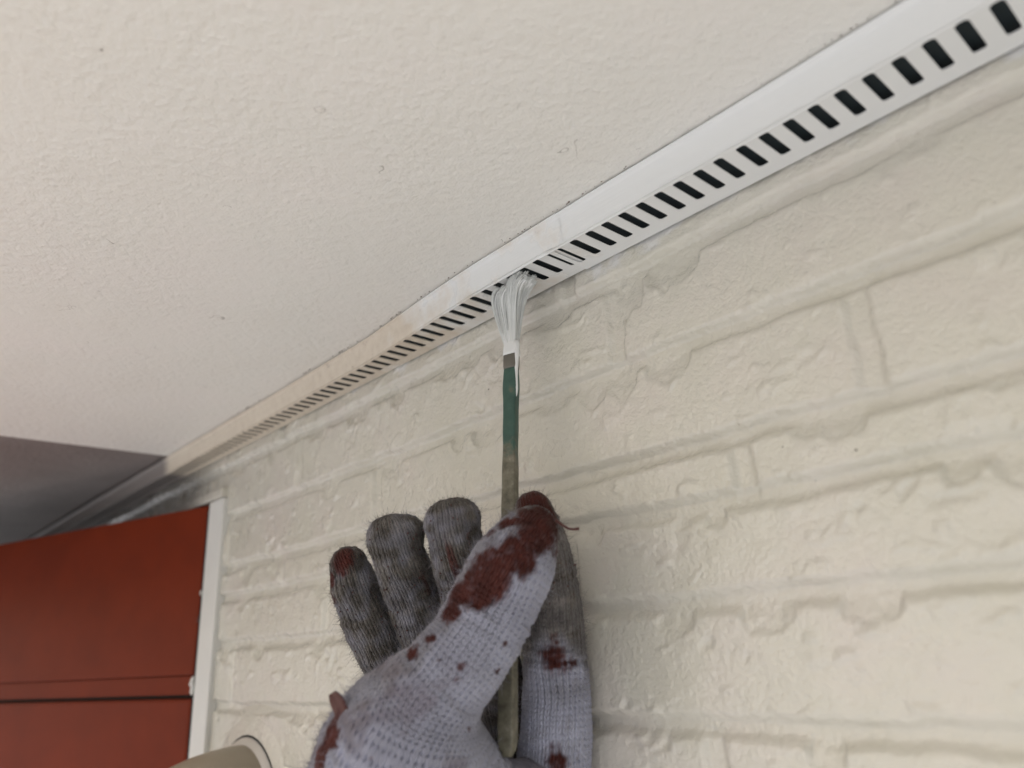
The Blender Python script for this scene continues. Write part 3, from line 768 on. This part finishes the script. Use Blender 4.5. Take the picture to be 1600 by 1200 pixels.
# relief of the knit
fr_ = kt-np.floor(kt)-.5; q = 4*np.abs(fr_)-1
back = np.isin(who, [names.index("thumb"), names.index("palm")]) | (isidx & (Stot > 52))
ribh = (1-(2*np.abs(fr_))**3.5)-.6
rowh = .5*np.cos(2*np.pi*(ks+.25*q))
pit = sstep(.45, .95, np.cos(np.pi*kt)**2*np.cos(np.pi*ks)**2)   # small eyelets between the loops
knit = np.where(back, .30*ribh+.34*rowh-1.25*pit, (.95+.4*n_mid)*ribh+.22*rowh)
crease = np.zeros(len(Vh))
for cn, lst in (("thumb", ((27, .7), (32, .9), (37, .5), (60, .6), (66, .8), (73, .5))), ("index", ((24, .6), (29, .5), (52, .8), (57, .6))), ("pinky", ((20, .6), (24, .4), (42, .6))), ("ring", ((22, .6), (27, .5), (46, .6))), ("middle", ((22, .6), (27, .5), (46, .6)))):
    mm = who == names.index(cn)
    for (s0, a0) in lst:
        dS = Stot+2.2*n_big+.10*kt*WALE*math.sin(s0)-s0
        crease[mm] += (a0*(-np.exp(-(dS/1.1)**2)+.55*np.exp(-((dS-2.6)/1.7)**2))*np.clip(.55+.9*noise3(Vh, 12., 90+int(s0)), 0, 1))[mm]
disp = .9*crease+knit*mod*(1-.6*paint)*(1-.25*np.clip(nap, 0, 1))+.22*n_fin*(.25+nap)+.45*n_big+.22*paint*(.5+n_mid)
Vd = Vh+G*disp[:, None]
hand = empty("person", cam2w(px(690, 1100, 270)), "hand in a red-stained white knit work glove pinching a thin paint brush", "hand")
glove = mesh_obj("glove", P(cam2w(Vd)), Fh, GLOVE, attrs={"knit_row": ks, "knit_wale": kt, "dirt": np.clip(dirt, 0, 1), "paint": np.clip(paint, 0, 1), "nap": np.clip(nap, 0, 1)})
keep(glove, hand)
# lint standing off the cloth
rf = np.random.default_rng(5)
wgt = (.06+.9*np.clip(nap, 0, 1)+.3*fingers)*(Vh[:, 1] < 150)*(G[:, 2] < .55); wgt /= wgt.sum()
pick = rf.choice(len(Vh), 20000, p=wgt)
V = []; Fc = []; da = []; pa = []
for i in pick:
    p0 = Vd[i]; n_ = G[i]; ln = rf.gamma(2.2, .62)*(.7+.6*nap[i]); dr = _n(n_*rf.uniform(.2, 1)+rf.normal(0, .6, 3)); cv_ = rf.normal(0, .5, 3)
    r = .055
    a = _n(np.cross(dr, rf.normal(0, 1, 3))); b = np.cross(dr, a); o = len(V)
    for s in (0, .5, 1):
        c = p0-n_*.15+dr*ln*s+cv_*ln*s*s*.6
        for th in (0, 2.1, 4.2): V.append(c+r*(1-.5*s)*(a*math.cos(th)+b*math.sin(th)))
    for s in (0, 1):
        for j in range(3): Fc.append([o+s*3+j, o+s*3+(j+1) % 3, o+s*3+3+(j+1) % 3, o+s*3+3+j])
    da += [dirt[i]]*9; pa += [paint[i]]*9
z9 = np.zeros(len(V))
lint = mesh_obj("lint", P(cam2w(np.array(V))), np.array(Fc), GLOVE, attrs={"knit_row": z9, "knit_wale": z9, "dirt": np.clip(da, 0, 1), "paint": np.clip(pa, 0, 1), "nap": z9+1})
keep(lint, glove); lint["kind"] = "stuff"
# crumbs of dried paint on the fingertips
V = []; Fc = []
tipm = (Stot < 34) & (fingers | isidx) & (G[:, 2] < .4); ids = rf.choice(np.where(tipm)[0], 300)
for i in ids:
    bm = bmesh.new(); bmesh.ops.create_icosphere(bm, subdivisions=1, radius=1); o = len(V); s = rf.uniform(.12, .42)
    for v in bm.verts: V.append(Vd[i]+G[i]*s*.8+np.array(v.co[:])*s*rf.uniform(.7, 1.2, 3))
    for f in bm.faces: Fc.append([o+v.index for v in f.verts])
    bm.free()
cr = mesh_obj("paint_crumbs", P(cam2w(np.array(V))), np.array(Fc), FLAKE); keep(cr, glove); cr["kind"] = "stuff"
keep(blob("lint_ball", cam2w(px(711, 781, 287)), .95, FLAKE, 4, (1, 1, 1), 2, .6), hand)
# curled flake stuck to the glove and a loose thread at the thumb
fl = [(520, 1082, 241), (524, 1090, 240.5), (530, 1100, 239), (534, 1110, 238), (532, 1122, 237), (524, 1134, 238), (518, 1143, 240)]
pts = np.array([px(a, b, c) for a, b, c in fl]); wd = [1.2, 2.1, 2.6, 2.5, 1.9, 1.3, .7]; V = []; Fc = []
for i, p in enumerate(pts):
    t = _n(pts[min(i+1, 6)]-pts[max(i-1, 0)]); s_ = _n(np.cross(t, [0.15, 0, 1.])); u_ = np.cross(t, s_)
    for (a, b) in ((-1, .5), (-.4, -.1), (.3, -.25), (1, .35), (.95, .75), (.3, .2), (-.4, .35), (-.95, .9)): V.append(p+s_*a*wd[i]+u_*b*.9)
for i in range(6):
    for j in range(8): Fc.append([i*8+j, i*8+(j+1) % 8, i*8+8+(j+1) % 8, i*8+8+j])
Fc += [list(range(8))[::-1], [48+j for j in range(8)]]
keep(mesh_obj("paint_flake", P(cam2w(np.array(V))), Fc, FLAKE), hand)
thr = np.array([px(a, b, c) for a, b, c in [(868, 812, 258), (878, 820, 258), (888, 826, 258), (896, 827, 257), (905, 826, 257)]])
V, Fc = sweep(cam2w(thr), [.55, .45, .42, .45, .6], 8); keep(mesh_obj("loose_thread", P(V), Fc, FLAKE), hand)
# sleeve leading down and away from the glove, below the frame
slv = np.array([px(618, 1540, 283), px(600, 1640, 285), px(570, 1900, 290), px(520, 2700, 300), px(430, 4200, 320)])
V, Fc = sweep(cam2w(slv), [30, 36, 42, 52, 60], 32); keep(mesh_obj("sleeve", P(V), Fc, SLEEVE), hand)
